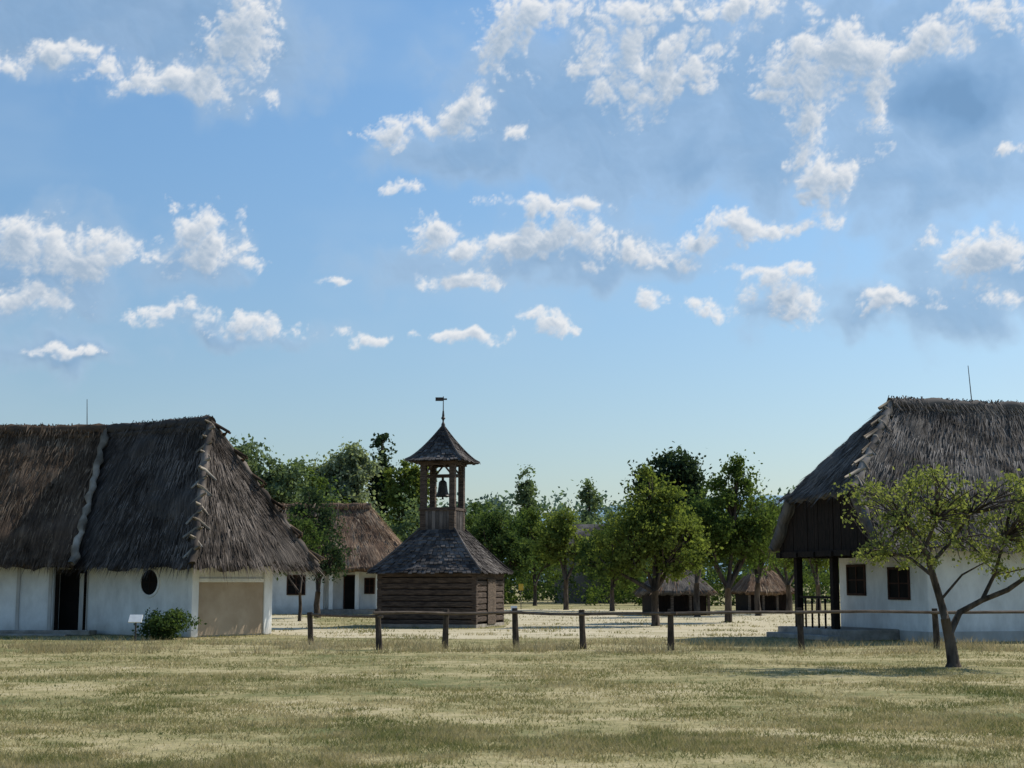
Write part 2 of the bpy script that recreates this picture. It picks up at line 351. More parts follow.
def shed(pxc,Y,w,d,ze,zr,mt,ms):
    s=empty('thatched_shed'); T=frame((gx(pxc,Y)-w/2,Y,0),(.985,.17,0),(-.17,.985,0))
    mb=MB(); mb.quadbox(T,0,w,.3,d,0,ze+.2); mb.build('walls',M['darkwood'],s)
    mb=MB()
    for k in range(4): mb.quadbox(T,w*k/3-.06,w*k/3+.06,-.07,.07,0,ze+.1)
    mb.build('posts',M['wood'],s)
    roof(T,w,d,ze,zr,.35,(.3,.8,ze),(.3,.8,ze),(mt,ms),s,dens=14)
shed(682,72,2.8,2.2,1.15,2.4,M['thB'],M['stC'])
shed(771,84,2.5,2.5,1.15,2.4,M['thC'],M['stC'])
s=empty('grey_shed'); T=frame((gx(556,118),118,0),(1,0,0),(0,1,0)); mb=MB(); mb.quadbox(T,0,4.5,0,4,0,4.8); mb.build('walls',M['board'],s)
mb=MB() 
mb.poly([T(-.4,-.4,4.7),T(4.9,-.4,4.7),T(4.9,2,6.4),T(-.4,2,6.4)]); mb.poly([T(-.4,4.4,4.7),T(4.9,4.4,4.7),T(4.9,2,6.4),T(-.4,2,6.4)]); mb.build('roof',M['shingle'],s)

# ------------------------------------------------------------ bell tower
bt=empty('bell_tower')
u=Vector((-.966,.259,0)); v=Vector((.259,.966,0)); C=Vector((-2.62,54.9,0)); Tt=frame(C,u,v)
hb=1.8
mb=MB(); nl=9; lh=1.95/nl
for k in range(nl):
    z0=.08+k*lh; e=.1
    for sg in (-1,1):
        w=.09+random.uniform(-.012,.012)
        mb.quadbox(Tt,-hb-e,hb+e,sg*hb-w,sg*hb+w,z0+.012,z0+lh-.012,.006)
        z1=z0+lh*.5 if k<nl-1 else z0
        mb.quadbox(Tt,sg*hb-w,sg*hb+w,-hb-e,hb+e,z1+.015 if k<nl-1 else z0+.05,z1+lh-.015,.006)
mb.build('log_walls',M['log'],bt,bev=.03)
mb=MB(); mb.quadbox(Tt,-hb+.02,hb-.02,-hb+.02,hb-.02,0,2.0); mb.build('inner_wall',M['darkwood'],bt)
mb=MB(); mb.quadbox(Tt,-hb-.1,hb+.1,-hb-.1,hb+.1,0,.12); mb.build('stone_footing',M['stone'],bt)
mb=MB()
for k in range(6): mb.quadbox(Tt,-hb-.14,-hb-.1,-.5+k*.18,-.335+k*.18,.1,1.75)
mb.build('plank_door',M['wood'],bt)
def shingles(name,Tq,prof,rows,sw,parent):
    V=[]
    for side in range(4):
        for r in range(rows):
            t0=r/rows; t1=(r+1.35)/rows; w0,z0=prof(t0); w1,z1=prof(min(1,t1))
            n=max(1,int(2*w0/sw)); 
            for k in range(n):
                s0=-1+2*k/n; s1=-1+2*(k+1)/n; g=.012
                jit=random.uniform(-.05,.05); lift=.05+random.uniform(-.01,.03)
                def P(s,w,z,out): 
                    al=s*w; 
                    if side==0: return Tq(al,-w-out,z)
                    if side==1: return Tq(w+out,al,z)
                    if side==2: return Tq(-al,w+out,z)
                    return Tq(-w-out,-al,z)
                a=P(s0+g/w0,w0,z0+jit*.6,lift); b=P(s1-g/w0,w0,z0+jit*.6,lift); c=P(s1,w1,z1,.0); d=P(s0,w1,z1,.0)
                if w1<.03: V.append([a,b,c,c])
                else: V.append([a,b,c,d])
                a2=(a[0],a[1],a[2]-.03); b2=(b[0],b[1],b[2]-.03)
                V.append([a2,b2,b,a])
    npmesh(name,np.array(V),4,M['shingle'],parent)
    mb=MB(); ws=[prof(k/10) for k in range(11)]
    for k in range(10):
        (w0,z0),(w1,z1)=ws[k],ws[k+1]; w0-=.03; w1=max(.005,w1-.03); z0-=.02;z1-=.02
        for a,b in (((-1,-1),(1,-1)),((1,-1),(1,1)),((1,1),(-1,1)),((-1,1),(-1,-1))):
            mb.poly([Tt(a[0]*w0,a[1]*w0,z0),Tt(b[0]*w0,b[1]*w0,z0),Tt(b[0]*w1,b[1]*w1,z1),Tt(a[0]*w1,a[1]*w1,z1)])
    w0,z0=ws[0]; mb.poly([Tt(-w0,-w0,z0-.03),Tt(w0,-w0,z0-.03),Tt(w0,w0,z0-.03),Tt(-w0,w0,z0-.03)])
    mb.build(name+'_deck',M['darkwood'],parent)
    mb=MB()
    for a,b in ((-1,-1),(1,-1),(1,1),(-1,1)):
        mb.tube([Vector(Tt(a*(w+.02),b*(w+.02),z+.03)) for w,z in ws],[.045]*11,6)
    mb.build(name+'_hips',M['shingle'],parent)
shingles('skirt_roof',Tt,lambda t:(2.15-(2.15-.66)*t, 1.98+1.6*(t**1.12)),13,.17,bt)
shingles('cap_roof',Tt,lambda t:(max(.02,1.1-1.08*(t**.85)), 6.15+1.3*(t**1.15)),10,.14,bt)
sw=.66; m=MB()
for k in range(9):
    s0=-sw+2*sw*k/9; s1=s0+2*sw/9-.012
    for sg in (-1,1):
        a,b=sorted((sg*sw,sg*(sw-.03))); j=random.uniform(0,.012)
        m.quadbox(Tt,s0,s1,a-j,b+j,3.4,4.28); m.quadbox(Tt,a-j,b+j,s0,s1,3.4,4.28)
m.build('shaft_boards',M['shingle'],bt)
m=MB()
for a in (-1,1):
    for b in (-1,1):
        m.quadbox(Tt,a*.57-.11,a*.57+.11,b*.57-.11,b*.57+.11,3.4,6.2)
for sg in (-1,1):
    m.quadbox(Tt,-.72,.72,sg*.64-.06,sg*.64+.06,4.28,4.40); m.quadbox(Tt,sg*.64-.055,sg*.64+.055,-.575,.575,4.29,4.395)
    m.quadbox(Tt,-.74,.74,sg*.64-.07,sg*.64+.07,6.0,6.17); m.quadbox(Tt,sg*.64-.065,sg*.64+.065,-.565,.565,6.01,6.16)
    for e in (-1,1):
        m.tube([Tt(e*.56,sg*.6,5.6),Tt(e*.2,sg*.6,6.03)],[.04,.04],6); m.tube([Tt(sg*.6,e*.56,5.6),Tt(sg*.6,e*.2,6.03)],[.04,.04],6)
m.quadbox(Tt,-.6,.6,-.07,.07,5.55,5.68); m.build('belfry_frame',M['log'],bt,bev=.01)
m=MB(); m.quadbox(Tt,-.62,.62,-.62,.62,4.3,4.34); m.build('belfry_floor',M['wood'],bt)
m=MB(); prof=[(0.0,5.45),(.08,5.45),(.15,5.38),(.17,5.2),(.2,5.0),(.27,4.86),(.29,4.83),(.26,4.83)]
n=20
for r,z in prof:
    for k in range(n): a=2*math.pi*k/n; m.v.append(Tt(r*math.cos(a),r*math.sin(a),z))
for j in range(len(prof)-1):
    for k in range(n): m.f.append((j*n+k,j*n+(k+1)%n,(j+1)*n+(k+1)%n,(j+1)*n+k))
m.tube([Tt(0,0,5.55),Tt(0,0,5.43)],[.05,.05],8); m.tube([Tt(0,0,5.2),Tt(0,0,4.8),Tt(0,0,4.73)],[.02,.03,.05],8)
m.build('bell',M['bronze'],bt,True)
m=MB()
m.tube([Tt(0,0,7.35),Tt(0,0,7.6),Tt(0,0,7.68),Tt(0,0,7.9),Tt(0,0,8.1)],[.1,.07,.03,.05,.03],8); m.tube([Tt(0,0,8.1),Tt(0,0,8.66)],[.02,.014],6)
m.tube([Tt(0,0,7.74),Tt(0,0,7.82),Tt(0,0,7.9)],[.03,.09,.03],10); m.build('finial',M['metal'],bt)
m=MB(); m.quadbox(frame(C,(1,0,0),(0,1,0)),-.3,.02,-.012,.012,8.48,8.62); m.quadbox(frame(C,(1,0,0),(0,1,0)),.021,.14,-.012,.012,8.52,8.58); m.build('weather_vane',M['metal'],bt)

# ------------------------------------------------------------ fence
fe=empty('wooden_fence')
P=[(312,38.5,.84),(380,35.6,.98),(445,36.2,.96),(516,36.6,.98),(583,36.0,.95),(670,35.2,.98),(800,35.6,1.0),(935,36.2,.98),(1075,36.8,.98)]
mb=MB()
for px,Y,h in P:
    x=gx(px,Y); l=random.uniform(-.05,.05)
    mb.tube([(x,Y,-.1),(x+l*.5,Y,h*.5),(x+l,Y,h)],[.085,.075,.07],9,jit=.12)
mb.build('posts',M['post'],fe)
mb=MB()
for k in range(len(P)-1):
    if k==0: 
        a=(gx(312,38.5),38.5,.78); b=(gx(380,35.6),35.52,.8)
    else:
        a=(gx(P[k][0],P[k][1]),P[k][1]-.09,P[k][2]-.10); b=(gx(P[k+1][0],P[k+1][1]),P[k+1][1]-.09,P[k+1][2]-.10)
    a=Vector(a);b=Vector(b); d=(b-a).normalized()*.15; m_=(a+b)/2+Vector((0,0,random.uniform(-.03,.03)))
    mb.tube([a-d,m_,b+d],[.04,.036,.038],7,jit=.1)
mb.build('rails',M['rail'],fe)

# ------------------------------------------------------------ vegetation
def leaves(centers,sig,n_per,size,name,mat,parent,hole=0,thr=-.07):
    c=np.repeat(centers,n_per,axis=0); s=np.repeat(sig,n_per)[:,None]
    N=len(c); p=c+rng.normal(0,1,(N,3))*s*np.array([1,1,.75])
    p[:,2]=np.abs(p[:,2])
    if hole:
        nz=np.array([mn.noise(Vector(q)*hole)+.5*mn.noise(Vector(q)*hole*2.3) for q in p]); p=p[nz>thr+rng.normal(0,.05,N)]; N=len(p)
    a=unit(rng.normal(0,1,(N,3))); b=unit(np.cross(a,rng.normal(0,1,(N,3))))
    l=size*rng.uniform(.6,1.3,(N,1)); w=l*rng.uniform(.45,.75,(N,1))
    V=np.stack([p-a*l*.5,p+b*w*.5,p+a*l*.5,p-b*w*.5],axis=1)
    return npmesh(name,V,4,mat,parent)
def ell(n,c,r,shell=.3,out=1.0):
    d=unit(rng.normal(0,1,(n,3))); rad=(shell+(1-shell)*rng.random((n,1)))**.8
    rad*=1+np.clip(rng.normal(0,.14,(n,1)),-.2,.4)*out
    return np.array(c)+d*rad*np.array(r)
def tree(name,px,Y,lobes,mat,trunk_r=.14,fork=1.1,leafs=.15,clumps=60,nper=90,sig=.25,lean=0,seed=1,thr=-.12):
    random.seed(seed); e=empty(name); x=gx(px,Y); base=Vector((x,Y,0)); mb=MB()
    top=Vector((x+lean,Y,fork))
    mb.tube([base+Vector((0,0,-.1)),base+Vector((0,0,.08)),base.lerp(top,.5)+Vector((random.uniform(-.08,.08),0,0)),top],[trunk_r*1.5,trunk_r*1.15,trunk_r,trunk_r*.85],9,jit=.1)
    vol=[l[3]*l[4]*l[5] for l in lobes]; tot=sum(vol); allc=[]
    for l,vv in zip(lobes,vol):
        n=max(6,int(clumps*vv/tot)); c=np.array([x+l[0],Y+l[1],l[2]])
        pts=ell(n,c,(l[3],l[4],l[5])); allc.append(pts)
        cc=Vector(c)-Vector((0,0,l[5]*.35)); mid=top.lerp(cc,.5)+Vector((random.uniform(-.2,.2),random.uniform(-.2,.2),.05))
        mb.tube([top-Vector((0,0,.05)),mid,cc],[trunk_r*.7,trunk_r*.5,trunk_r*.35],7)
        for k in range(min(n,26)):
            q=Vector(pts[k]); m2=cc.lerp(q,.5)+Vector((random.uniform(-.15,.15),random.uniform(-.15,.15),random.uniform(-.05,.15)))
            mb.tube([mid.lerp(cc,random.uniform(.3,1)),m2,q],[trunk_r*.26,trunk_r*.15,trunk_r*.06],5,cap=False)
    mb.build('trunk_and_limbs',M['bark'],e,True)
    c=np.concatenate(allc); leaves(c,rng.uniform(.5,1.3,len(c))*sig,nper,leafs,'crown_leaves',mat,e,hole=.42/sig,thr=thr)
    return e
e=empty('fruit_tree'); Yt=28.3
def q(px,py,dy=0): return Vector((gx(px,Yt),Yt+dy,gz(py,Yt)))
mb=MB()
mb.tube([q(950,668),q(950,660),q(948,640),q(944,618)],[.17,.12,.10,.095],10,jit=.1)
mb.tube([q(945,622),q(940,600),q(932,575,-.1),q(925,552,-.15),q(905,525,-.2),q(890,500,-.3)],[.085,.075,.065,.05,.03,.012],8,jit=.08)
mb.tube([q(948,632),q(960,612,.1),q(985,600,.2),q(1012,590,.25),q(1040,572,.3),q(1060,540,.3)],[.08,.065,.055,.05,.035,.015],8,jit=.08)
mb.tube([q(985,600,.2),q(1000,575,.3),q(1012,540,.3),q(1018,500,.2)],[.045,.035,.025,.01],7)
mb.tube([q(930,565,-.1),q(955,540,0),q(975,515,.1),q(985,490,.1)],[.045,.035,.022,.01],7)
mb.tube([q(932,575),q(915,558,.3),q(890,550,.5),q(868,545,.6)],[.04,.03,.02,.008],7)
mb.tube([q(925,552),q(935,520,-.3),q(938,490,-.4),q(930,468,-.4)],[.04,.03,.018,.008],7)
mb.tube([q(940,600),q(958,575,-.3),q(985,560,-.4)],[.03,.02,.008],6)
cl=[]
random.seed(3)
spots=[(890,505,34,20),(868,490,18,6),(905,535,40,20),(880,550,22,10),(935,495,40,22),(930,478,22,9),(950,530,36,24),(972,512,28,20),(985,550,20,12),(1018,500,14,18),(1018,535,20,24),(1030,500,25,25),(1040,560,25,20),(1010,568,18,8),(1055,525,25,30),(925,560,25,8)]
for (a,b,rx,ry) in spots:
    n=int(2+rx*ry/34)
    for _ in range(n):
        an=random.uniform(0,6.283); r=math.sqrt(random.random())*random.uniform(.9,1.15)
        cl.append(q(a+rx*r*math.cos(an),b+ry*r*math.sin(an),random.uniform(-1.1,1.1)))
forks=[q(925,552),q(905,525,-.2),q(955,540),q(975,515,.1),q(935,520,-.3),q(890,550,.5),q(1012,540,.3),q(1000,575,.3),q(1040,572,.3)]
for p in cl:
    f=min(forks,key=lambda s:(s-p).length); m_=f.lerp(p,.5)+Vector((random.uniform(-.1,.1),random.uniform(-.1,.1),random.uniform(-.03,.12)))
    mb.tube([f,m_,p,p+(p-m_)*.3],[.017,.012,.008,.003],5,cap=False)
mb.build('trunk_and_limbs',M['bark'],e,True)
c=np.array([tuple(p) for p in cl]); leaves(c,rng.uniform(.07,.17,len(c)),56,.08,'crown_leaves',M['lfOlive'],e,hole=2.6)

tree('tree',655,55,[(-.9,0,3.0,1.35,1.3,1.3),(.6,0,3.0,1.4,1.3,1.3),(0,.3,4.3,1.2,1.2,1.1),(-.2,0,5.3,.6,.6,.6),(1.3,.5,3.6,.8,.8,.9),(-1.8,0,2.4,.7,.7,.7)],M['lfYel'],clumps=190,nper=125,seed=11,fork=1.3)
tree('tree',728,60,[(-.6,0,3.7,1.3,1.3,1.6),(.9,0,3.6,1.4,1.3,1.4),(.2,0,5.4,1.1,1.0,1.2),(0.5,0,6.4,.5,.5,.6),(1.5,.3,4.6,.8,.7,.9),(-1.3,0,4.6,.6,.6,.7)],M['lfMid'],clumps=200,nper=125,seed=12,fork=1.4)
tree('tree',697,70,[(-.3,0,3.4,1.0,1.1,1.3),(.4,0,4.9,.8,1,1.1)],M['lfGreen'],clumps=80,nper=110,seed=13,fork=1.6)
tree('tree',758,72,[(0,0,3.4,1.1,1.1,1.3),(.8,0,4.4,.8,1,1),(-.7,0,4.2,.7,.8,.9)],M['lfMid'],clumps=90,nper=110,seed=14,fork=1.6)
tree('tree',788,76,[(0,0,3.4,1.2,1.1,1.1),(-1.0,0,3.5,.8,1,.8),(.9,0,3.6,.8,.9,.8)],M['lfYel'],clumps=90,nper=100,seed=15,fork=1.5)
tree('tree',818,80,[(0,0,3.4,1.2,1.1,1.1),(-.6,0,3.9,.9,1,.9)],M['lfYel'],clumps=80,nper=100,seed=35,fork=1.5)
tree('tree',566,88,[(-.6,0,4.2,1.3,1.4,1.3),(.6,0,3.6,1.3,1.4,1.2),(-.2,0,5.2,.9,.9,.8)],M['lfYel'],clumps=100,nper=105,sig=.33,leafs=.2,seed=16,fork=1.8,trunk_r=.15)
tree('tree',612,84,[(-.4,0,3.0,1.4,1.4,1.4),(.9,0,2.8,1.3,1.3,1.1),(.3,0,4.2,1.0,1,.8)],M['lfGreen'],clumps=110,nper=105,sig=.32,leafs=.2,seed=17,fork=1.2)
tree('tree',500,96,[(-.6,0,4.0,1.6,1.4,1.9),(1.0,0,3.4,1.5,1.4,1.6),(.1,0,5.4,1.1,1,.9)],M['lfGreen'],clumps=130,nper=105,sig=.34,leafs=.22,seed=47,fork=1.0)
tree('tree',535,104,[(-.6,0,4.6,1.6,1.4,2.0),(1.0,0,3.6,1.4,1.4,1.4),(-.3,0,6.2,1.0,1,.8)],M['lfMid'],clumps=120,nper=105,sig=.34,leafs=.22,seed=48,fork=1.4)
tree('tree',318,68,[(0,0,3.6,1.0,1.2,1.6),(-.6,0,4.8,.8,.9,1.1),(.4,0,2.6,.8,.9,.9)],M['lfDark'],clumps=95,nper=110,seed=18,fork=1.2)
tree('tree',300,62,[(0,0,3.8,.8,1,1.0),(-.6,0,2.6,.7,.7,.8)],M['lfGreen'],clumps=45,nper=100,seed=19,fork=1.2,trunk_r=.07)
tree('tree',672,125,[(0,0,8,3,2.5,3.2),(.3,0,11,2.4,2.2,1.9),(-1.5,0,10.2,1.5,1.5,1.6),(1.9,0,9.5,1.5,1.5,1.8)],M['lfDark'],clumps=240,nper=115,sig=.5,leafs=.38,seed=20,fork=3,trunk_r=.3)
tree('poplar_tree',379,148,[(0,0,6,1.6,1.5,4),(0,0,11.0,1.3,1.3,3.5),(0.1,0,15.0,.7,.8,1.9)],M['lfDark'],clumps=170,nper=110,sig=.4,leafs=.42,seed=21,fork=3,trunk_r=.25)
tree('tree',346,144,[(0,0,8,3,3,4),(-1.2,0,12,2.2,2,2.6),(1.2,0,13,1.7,1.8,2.3),(.3,0,14.7,.9,1,1.2),(-3,0,9,1.8,1.5,2.9),(-3.4,0,12,1,1,1.7)],M['lfGrey'],clumps=300,nper=110,sig=.52,leafs=.4,seed=22,fork=3,trunk_r=.3)
tree('tree',407,140,[(0,0,7,2,2,4),(.4,0,10.5,1.7,1.4,2.9),(-1.2,0,11,1,1,1.5)],M['lfYel'],clumps=170,nper=100,sig=.5,leafs=.4,seed=23,fork=3,trunk_r=.25)
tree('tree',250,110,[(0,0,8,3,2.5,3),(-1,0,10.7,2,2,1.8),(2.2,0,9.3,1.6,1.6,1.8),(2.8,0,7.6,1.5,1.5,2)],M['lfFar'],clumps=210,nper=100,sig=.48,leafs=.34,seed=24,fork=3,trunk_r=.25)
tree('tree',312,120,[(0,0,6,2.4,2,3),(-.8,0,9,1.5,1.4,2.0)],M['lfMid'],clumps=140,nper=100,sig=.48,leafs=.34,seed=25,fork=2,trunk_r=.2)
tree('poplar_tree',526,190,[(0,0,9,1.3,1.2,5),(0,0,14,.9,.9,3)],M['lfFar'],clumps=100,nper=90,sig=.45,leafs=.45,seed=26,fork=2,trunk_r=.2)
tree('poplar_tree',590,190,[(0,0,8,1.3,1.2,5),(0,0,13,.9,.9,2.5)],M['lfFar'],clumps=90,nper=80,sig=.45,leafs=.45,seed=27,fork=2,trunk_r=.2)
def mass(name,rows,mat,sig,size,nper,dens):
    C=[]
    for (p0,p1,Y,y0,y1,dep) in rows:
        x0,x1=gx(p0,Y),gx(p1,Y); h0,h1=gz(y0,Y),gz(y1,Y); n=int(dens*(x1-x0)*max(h0,h1)/sig**2*.42)
        for _ in range(n):
            t=random.random(); hh=h0+(h1-h0)*t; x=x0+(x1-x0)*t
            hh*=.86+.34*mn.noise(Vector((x*.3,Y,3)))+.2*mn.noise(Vector((x*.9,Y,9)))
            C.append((x,Y+random.uniform(0,dep),hh*random.random()**.75))
    C=np.array(C); return leaves(C,rng.uniform(.6,1.2,len(C))*sig,nper,size,name,mat,None,hole=.3/sig,thr=-.17)
random.seed(5)
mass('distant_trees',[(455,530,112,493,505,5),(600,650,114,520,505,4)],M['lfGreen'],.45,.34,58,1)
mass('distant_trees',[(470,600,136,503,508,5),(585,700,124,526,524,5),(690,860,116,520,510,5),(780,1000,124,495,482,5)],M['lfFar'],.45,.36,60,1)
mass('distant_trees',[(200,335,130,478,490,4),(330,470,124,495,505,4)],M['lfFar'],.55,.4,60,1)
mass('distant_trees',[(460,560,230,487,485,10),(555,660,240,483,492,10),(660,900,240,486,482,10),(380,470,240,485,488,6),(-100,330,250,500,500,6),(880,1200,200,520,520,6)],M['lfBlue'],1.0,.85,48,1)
mass('hedge',[(590,835,104,568,562,2),(455,600,112,562,560,2)],M['lfMid'],.35,.22,50,.9)
e=empty('shrub'); c=ell(70,(gx(165,42),42,.38),(.78,.5,.42),.2); c[:,2]=np.abs(c[:,2])+.02
leaves(c,np.full(len(c),.12),60,.09,'leaves',M['lfGreen'],e)
mb=MB()
for k in range(14): mb.tube([(gx(165,42),42,0),tuple(c[k])],[.015,.005],5)
mb.build('stems',M['bark'],e)

def post_sign(name,px,Y,h,w,hh,mat,tilt=0):
    e=empty(name); x=gx(px,Y); mb=MB(); mb.tube([(x,Y,0),(x,Y,h)],[.025,.022],7); mb.build('post',M['metal'],e)
    mb=MB()
    for s in (0,.025):
        for a,b in ((-w/2,-hh/2),(w/2,-hh/2),(w/2,hh/2),(-w/2,hh/2)):
            mb.v.append((x+a,Y-.03-s*math.cos(tilt)+b*math.sin(tilt),h+b*math.cos(tilt)+s*math.sin(tilt)))
    mb.f=[(0,1,2,3),(7,6,5,4),(0,4,5,1),(1,5,6,2),(2,6,7,3),(3,7,4,0)]; mb.build('board',mat,e)
post_sign('info_sign',137,40.5,.62,.36,.26,M['signw'],.7)
post_sign('info_sign',514,47,.75,.2,.25,M['signw'],.3)
post_sign('info_sign',521,90,1.35,.3,.4,M['yellow'])

# ------------------------------------------------------------ ground
m,nt,b=newmat('dry_grass_ground'); tc=tex(nt).outputs["Object"]
f1=noise(nt,mapping(nt,tc,(.7,1.2,1)),.30,4,.65); f2=noise(nt,tc,1.8,4,.7); f3=noise(nt,tc,12,3,.75)
c=ramp(nt,math_(nt,'ADD',math_(nt,'MULTIPLY',f2,.45),math_(nt,'MULTIPLY',f1,.55)),[(.38,(.13,.145,.055)),(.46,(.23,.21,.095)),(.54,(.35,.30,.155)),(.64,(.45,.385,.24))])
c=mixc(nt,ramp(nt,f3,[(.3,(.6,.6,.6)),(.5,(0,0,0))]),c,(.10,.09,.045))
nt.links.new(c,b.inputs["Base Color"]); b.inputs["Roughness"].default_value=.95; bump(nt,b,f3,.6,.05); M['ground']=m
xs=np.concatenate([-np.geomspace(6000,60,14),np.linspace(-50,50,101),np.geomspace(60,6000,14)])
ys=np.concatenate([-np.geomspace(3000,20,10),np.linspace(-10,120,131),np.geomspace(135,9000,18)])
vs=[];fs=[]
for y in ys:
    for x in xs: vs.append((x,y,0.0))
w=len(xs)
for j in range(len(ys)-1):
    for i in range(w-1): a=j*w+i; fs.append((a,a+1,a+w+1,a+w))
mb=MB(); mb.v=vs; mb.f=fs; mb.build('ground',m)
M['path']=simple('worn_earth',(.33,.29,.17),(.46,.40,.27),.7,(.5,1.3,1),c3=(.53,.465,.34))
PATHS=[]
def sheet(name,pts,z,mat):
    c=Vector((sum(p[0] for p in pts)/len(pts),sum(p[1] for p in pts)/len(pts),z)); out=[]
    n=len(pts)
    for i in range(n):
        a=Vector((*pts[i],z)); b=Vector((*pts[(i+1)%n],z)); k=max(2,int((b-a).length/.3))
        for j in range(k):
            p=a.lerp(b,j/k); s=mn.noise(p*.7)*.9+mn.noise(p*2.9)*.4; d=(p-c).normalized(); out.append(tuple(p+Vector((d.x,d.y,0))*s))
    mb=MB(); mb.poly(out); mb.build(name,mat); PATHS.append(np.array([(p[0],p[1]) for p in out]))
sheet('dirt_path',[(-8.2,47),(-5.5,43.5),(-1,42.5),(4,43.2),(8,44),(11,50),(14,60),(20,84),(10,86),(4,90),(-3,92),(-1,76),(0,62),(-.3,53),(-1.6,51),(-5.5,51.5),(-7,53.5),(-8,60),(-9,66),(-11,74.5),(-15,74.5),(-12,64),(-9.5,56)],.004,M['path'])
def inpoly(X,Y,poly):
    ins=np.zeros(len(X),bool); n=len(poly)
    for i in range(n):
        x0,y0=poly[i]; x1,y1=poly[(i+1)%n]
        if y0==y1: continue
        cnd=((Y>min(y0,y1))&(Y<=max(y0,y1))&(X<x0+(Y-y0)*(x1-x0)/(y1-y0))); ins^=cnd
    return ins
def grass(name,N,y0,y1,wid,hgt,mat,clump=1.0,base=.55,xr=None):
    t=rng.random(N); Y=1/((1-t)/y0+t/y1)
    X=rng.uniform(-1,1,N)*(Y*.40+1.5) if xr is None else rng.uniform(xr[0],xr[1],N)
    dens=np.array([mn.noise(Vector((x*.5,y*.5,0)))+.6*mn.noise(Vector((x*2.2,y*2.2,4))) for x,y in zip(X,Y)])
    keep=rng.random(N)<np.clip(base+dens*1.3*clump,.05,1)
    if y1>42:
        for pl in PATHS: keep&=~(inpoly(X,Y,pl)&(dens<.22)&(rng.random(N)<.94))
    X,Y,dens=X[keep],Y[keep],dens[keep]; n=len(X)
    sc_=(Y/14)**.5; p=np.stack([X,Y,np.zeros(n)],1); h=(rng.uniform(hgt[0],hgt[1],n)*(1+.9*np.clip(dens,0,1)))[:,None]
    an=rng.uniform(0,2*np.pi,n); sd=np.stack([np.cos(an),np.sin(an)*.5,np.zeros(n)],1)*(rng.uniform(wid[0],wid[1],n)*sc_)[:,None]
    ln=rng.normal(0,.6,(n,3)); ln[:,2]=0
    tip=p+np.array([0,0,1])*h+ln*h
    npmesh(name,np.stack([p-sd,p+sd,tip],1),3,mat)
def grassmat(name,stops):
    m,nt,b=newmat(name); g=nt.nodes.new("ShaderNodeNewGeometry"); tc=tex(nt).outputs["Object"]; nt.nodes.remove(b)
    f1=noise(nt,mapping(nt,tc,(.8,1.1,1)),.62,4,.72); f=math_(nt,'ADD',math_(nt,'MULTIPLY',g.outputs["Random Per Island"],.40),math_(nt,'MULTIPLY',math_(nt,'SUBTRACT',f1,.40),2.7))
    c=ramp(nt,f,stops); d=nt.nodes.new("ShaderNodeBsdfDiffuse"); nt.links.new(c,d.inputs[0])
    t=nt.nodes.new("ShaderNodeBsdfTranslucent"); nt.links.new(c,t.inputs[0]); mx=nt.nodes.new("ShaderNodeMixShader"); mx.inputs[0].default_value=.35
    nt.links.new(d.outputs[0],mx.inputs[1]); nt.links.new(t.outputs[0],mx.inputs[2]); nt.links.new(mx.outputs[0],nt.nodes["Material Output"].inputs[0]); return m
gm=grassmat('grass_blades',[(0,(.115,.145,.045)),(.30,(.225,.22,.085)),(.65,(.39,.33,.165)),(1,(.50,.425,.25))])
gs=grassmat('dry_stalks',[(0,(.22,.20,.10)),(.5,(.37,.31,.175)),(1,(.49,.415,.26))])
grass('grass',430000,11,42,(.003,.008),(.018,.05),gm)
grass('grass',60000,42,95,(.006,.011),(.03,.08),gm,clump=1.8,base=.35)
grass('dry_grass_stalks',26000,33.5,39,(.004,.007),(.08,.22),gs,clump=2.4,base=.1)
grass('dry_grass_stalks',16000,12,34,(.002,.005),(.05,.10),gs,clump=2.4,base=.05)
# hills: aerial haze is mixed into their bluish base colour
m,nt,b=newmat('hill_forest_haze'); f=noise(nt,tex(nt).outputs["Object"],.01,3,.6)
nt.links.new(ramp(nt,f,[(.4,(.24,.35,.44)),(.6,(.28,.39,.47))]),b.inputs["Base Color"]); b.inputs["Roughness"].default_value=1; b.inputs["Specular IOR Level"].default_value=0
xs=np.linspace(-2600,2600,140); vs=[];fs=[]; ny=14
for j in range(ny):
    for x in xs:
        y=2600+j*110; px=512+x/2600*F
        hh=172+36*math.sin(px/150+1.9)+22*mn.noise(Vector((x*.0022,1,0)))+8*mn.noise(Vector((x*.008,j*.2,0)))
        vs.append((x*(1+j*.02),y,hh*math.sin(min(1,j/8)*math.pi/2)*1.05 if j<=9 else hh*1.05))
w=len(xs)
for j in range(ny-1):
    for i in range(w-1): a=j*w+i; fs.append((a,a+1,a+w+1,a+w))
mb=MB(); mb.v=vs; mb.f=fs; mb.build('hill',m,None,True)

# ------------------------------------------------------------ camera, sun, sky
cam=bpy.data.cameras.new('camera'); cam.lens=F*36/1024; cam.sensor_width=36; cam.clip_end=60000
co=bpy.data.objects.new('camera',cam); link(co); tilt=math.atan(199/F); co.location=(0,0,H); co.rotation_euler=(math.pi/2+tilt,0,0); SC.camera=co
saz=math.radians(60); sel=math.radians(43)
sd=Vector((math.cos(sel)*math.sin(saz),math.cos(sel)*math.cos(saz),math.sin(sel)))
L=bpy.data.lights.new('sun','SUN'); L.energy=5.0; L.angle=math.radians(.5); L.color=(1,.93,.80)
lo=bpy.data.objects.new('sun',L); link(lo); lo.rotation_euler=sd.to_track_quat('Z','Y').to_euler(); lo.location=(40,30,60)
W=bpy.data.worlds.new('World'); SC.world=W; W.use_nodes=True; nt=W.node_tree; bg=nt.nodes['Background']; bg.inputs[1].default_value=.132
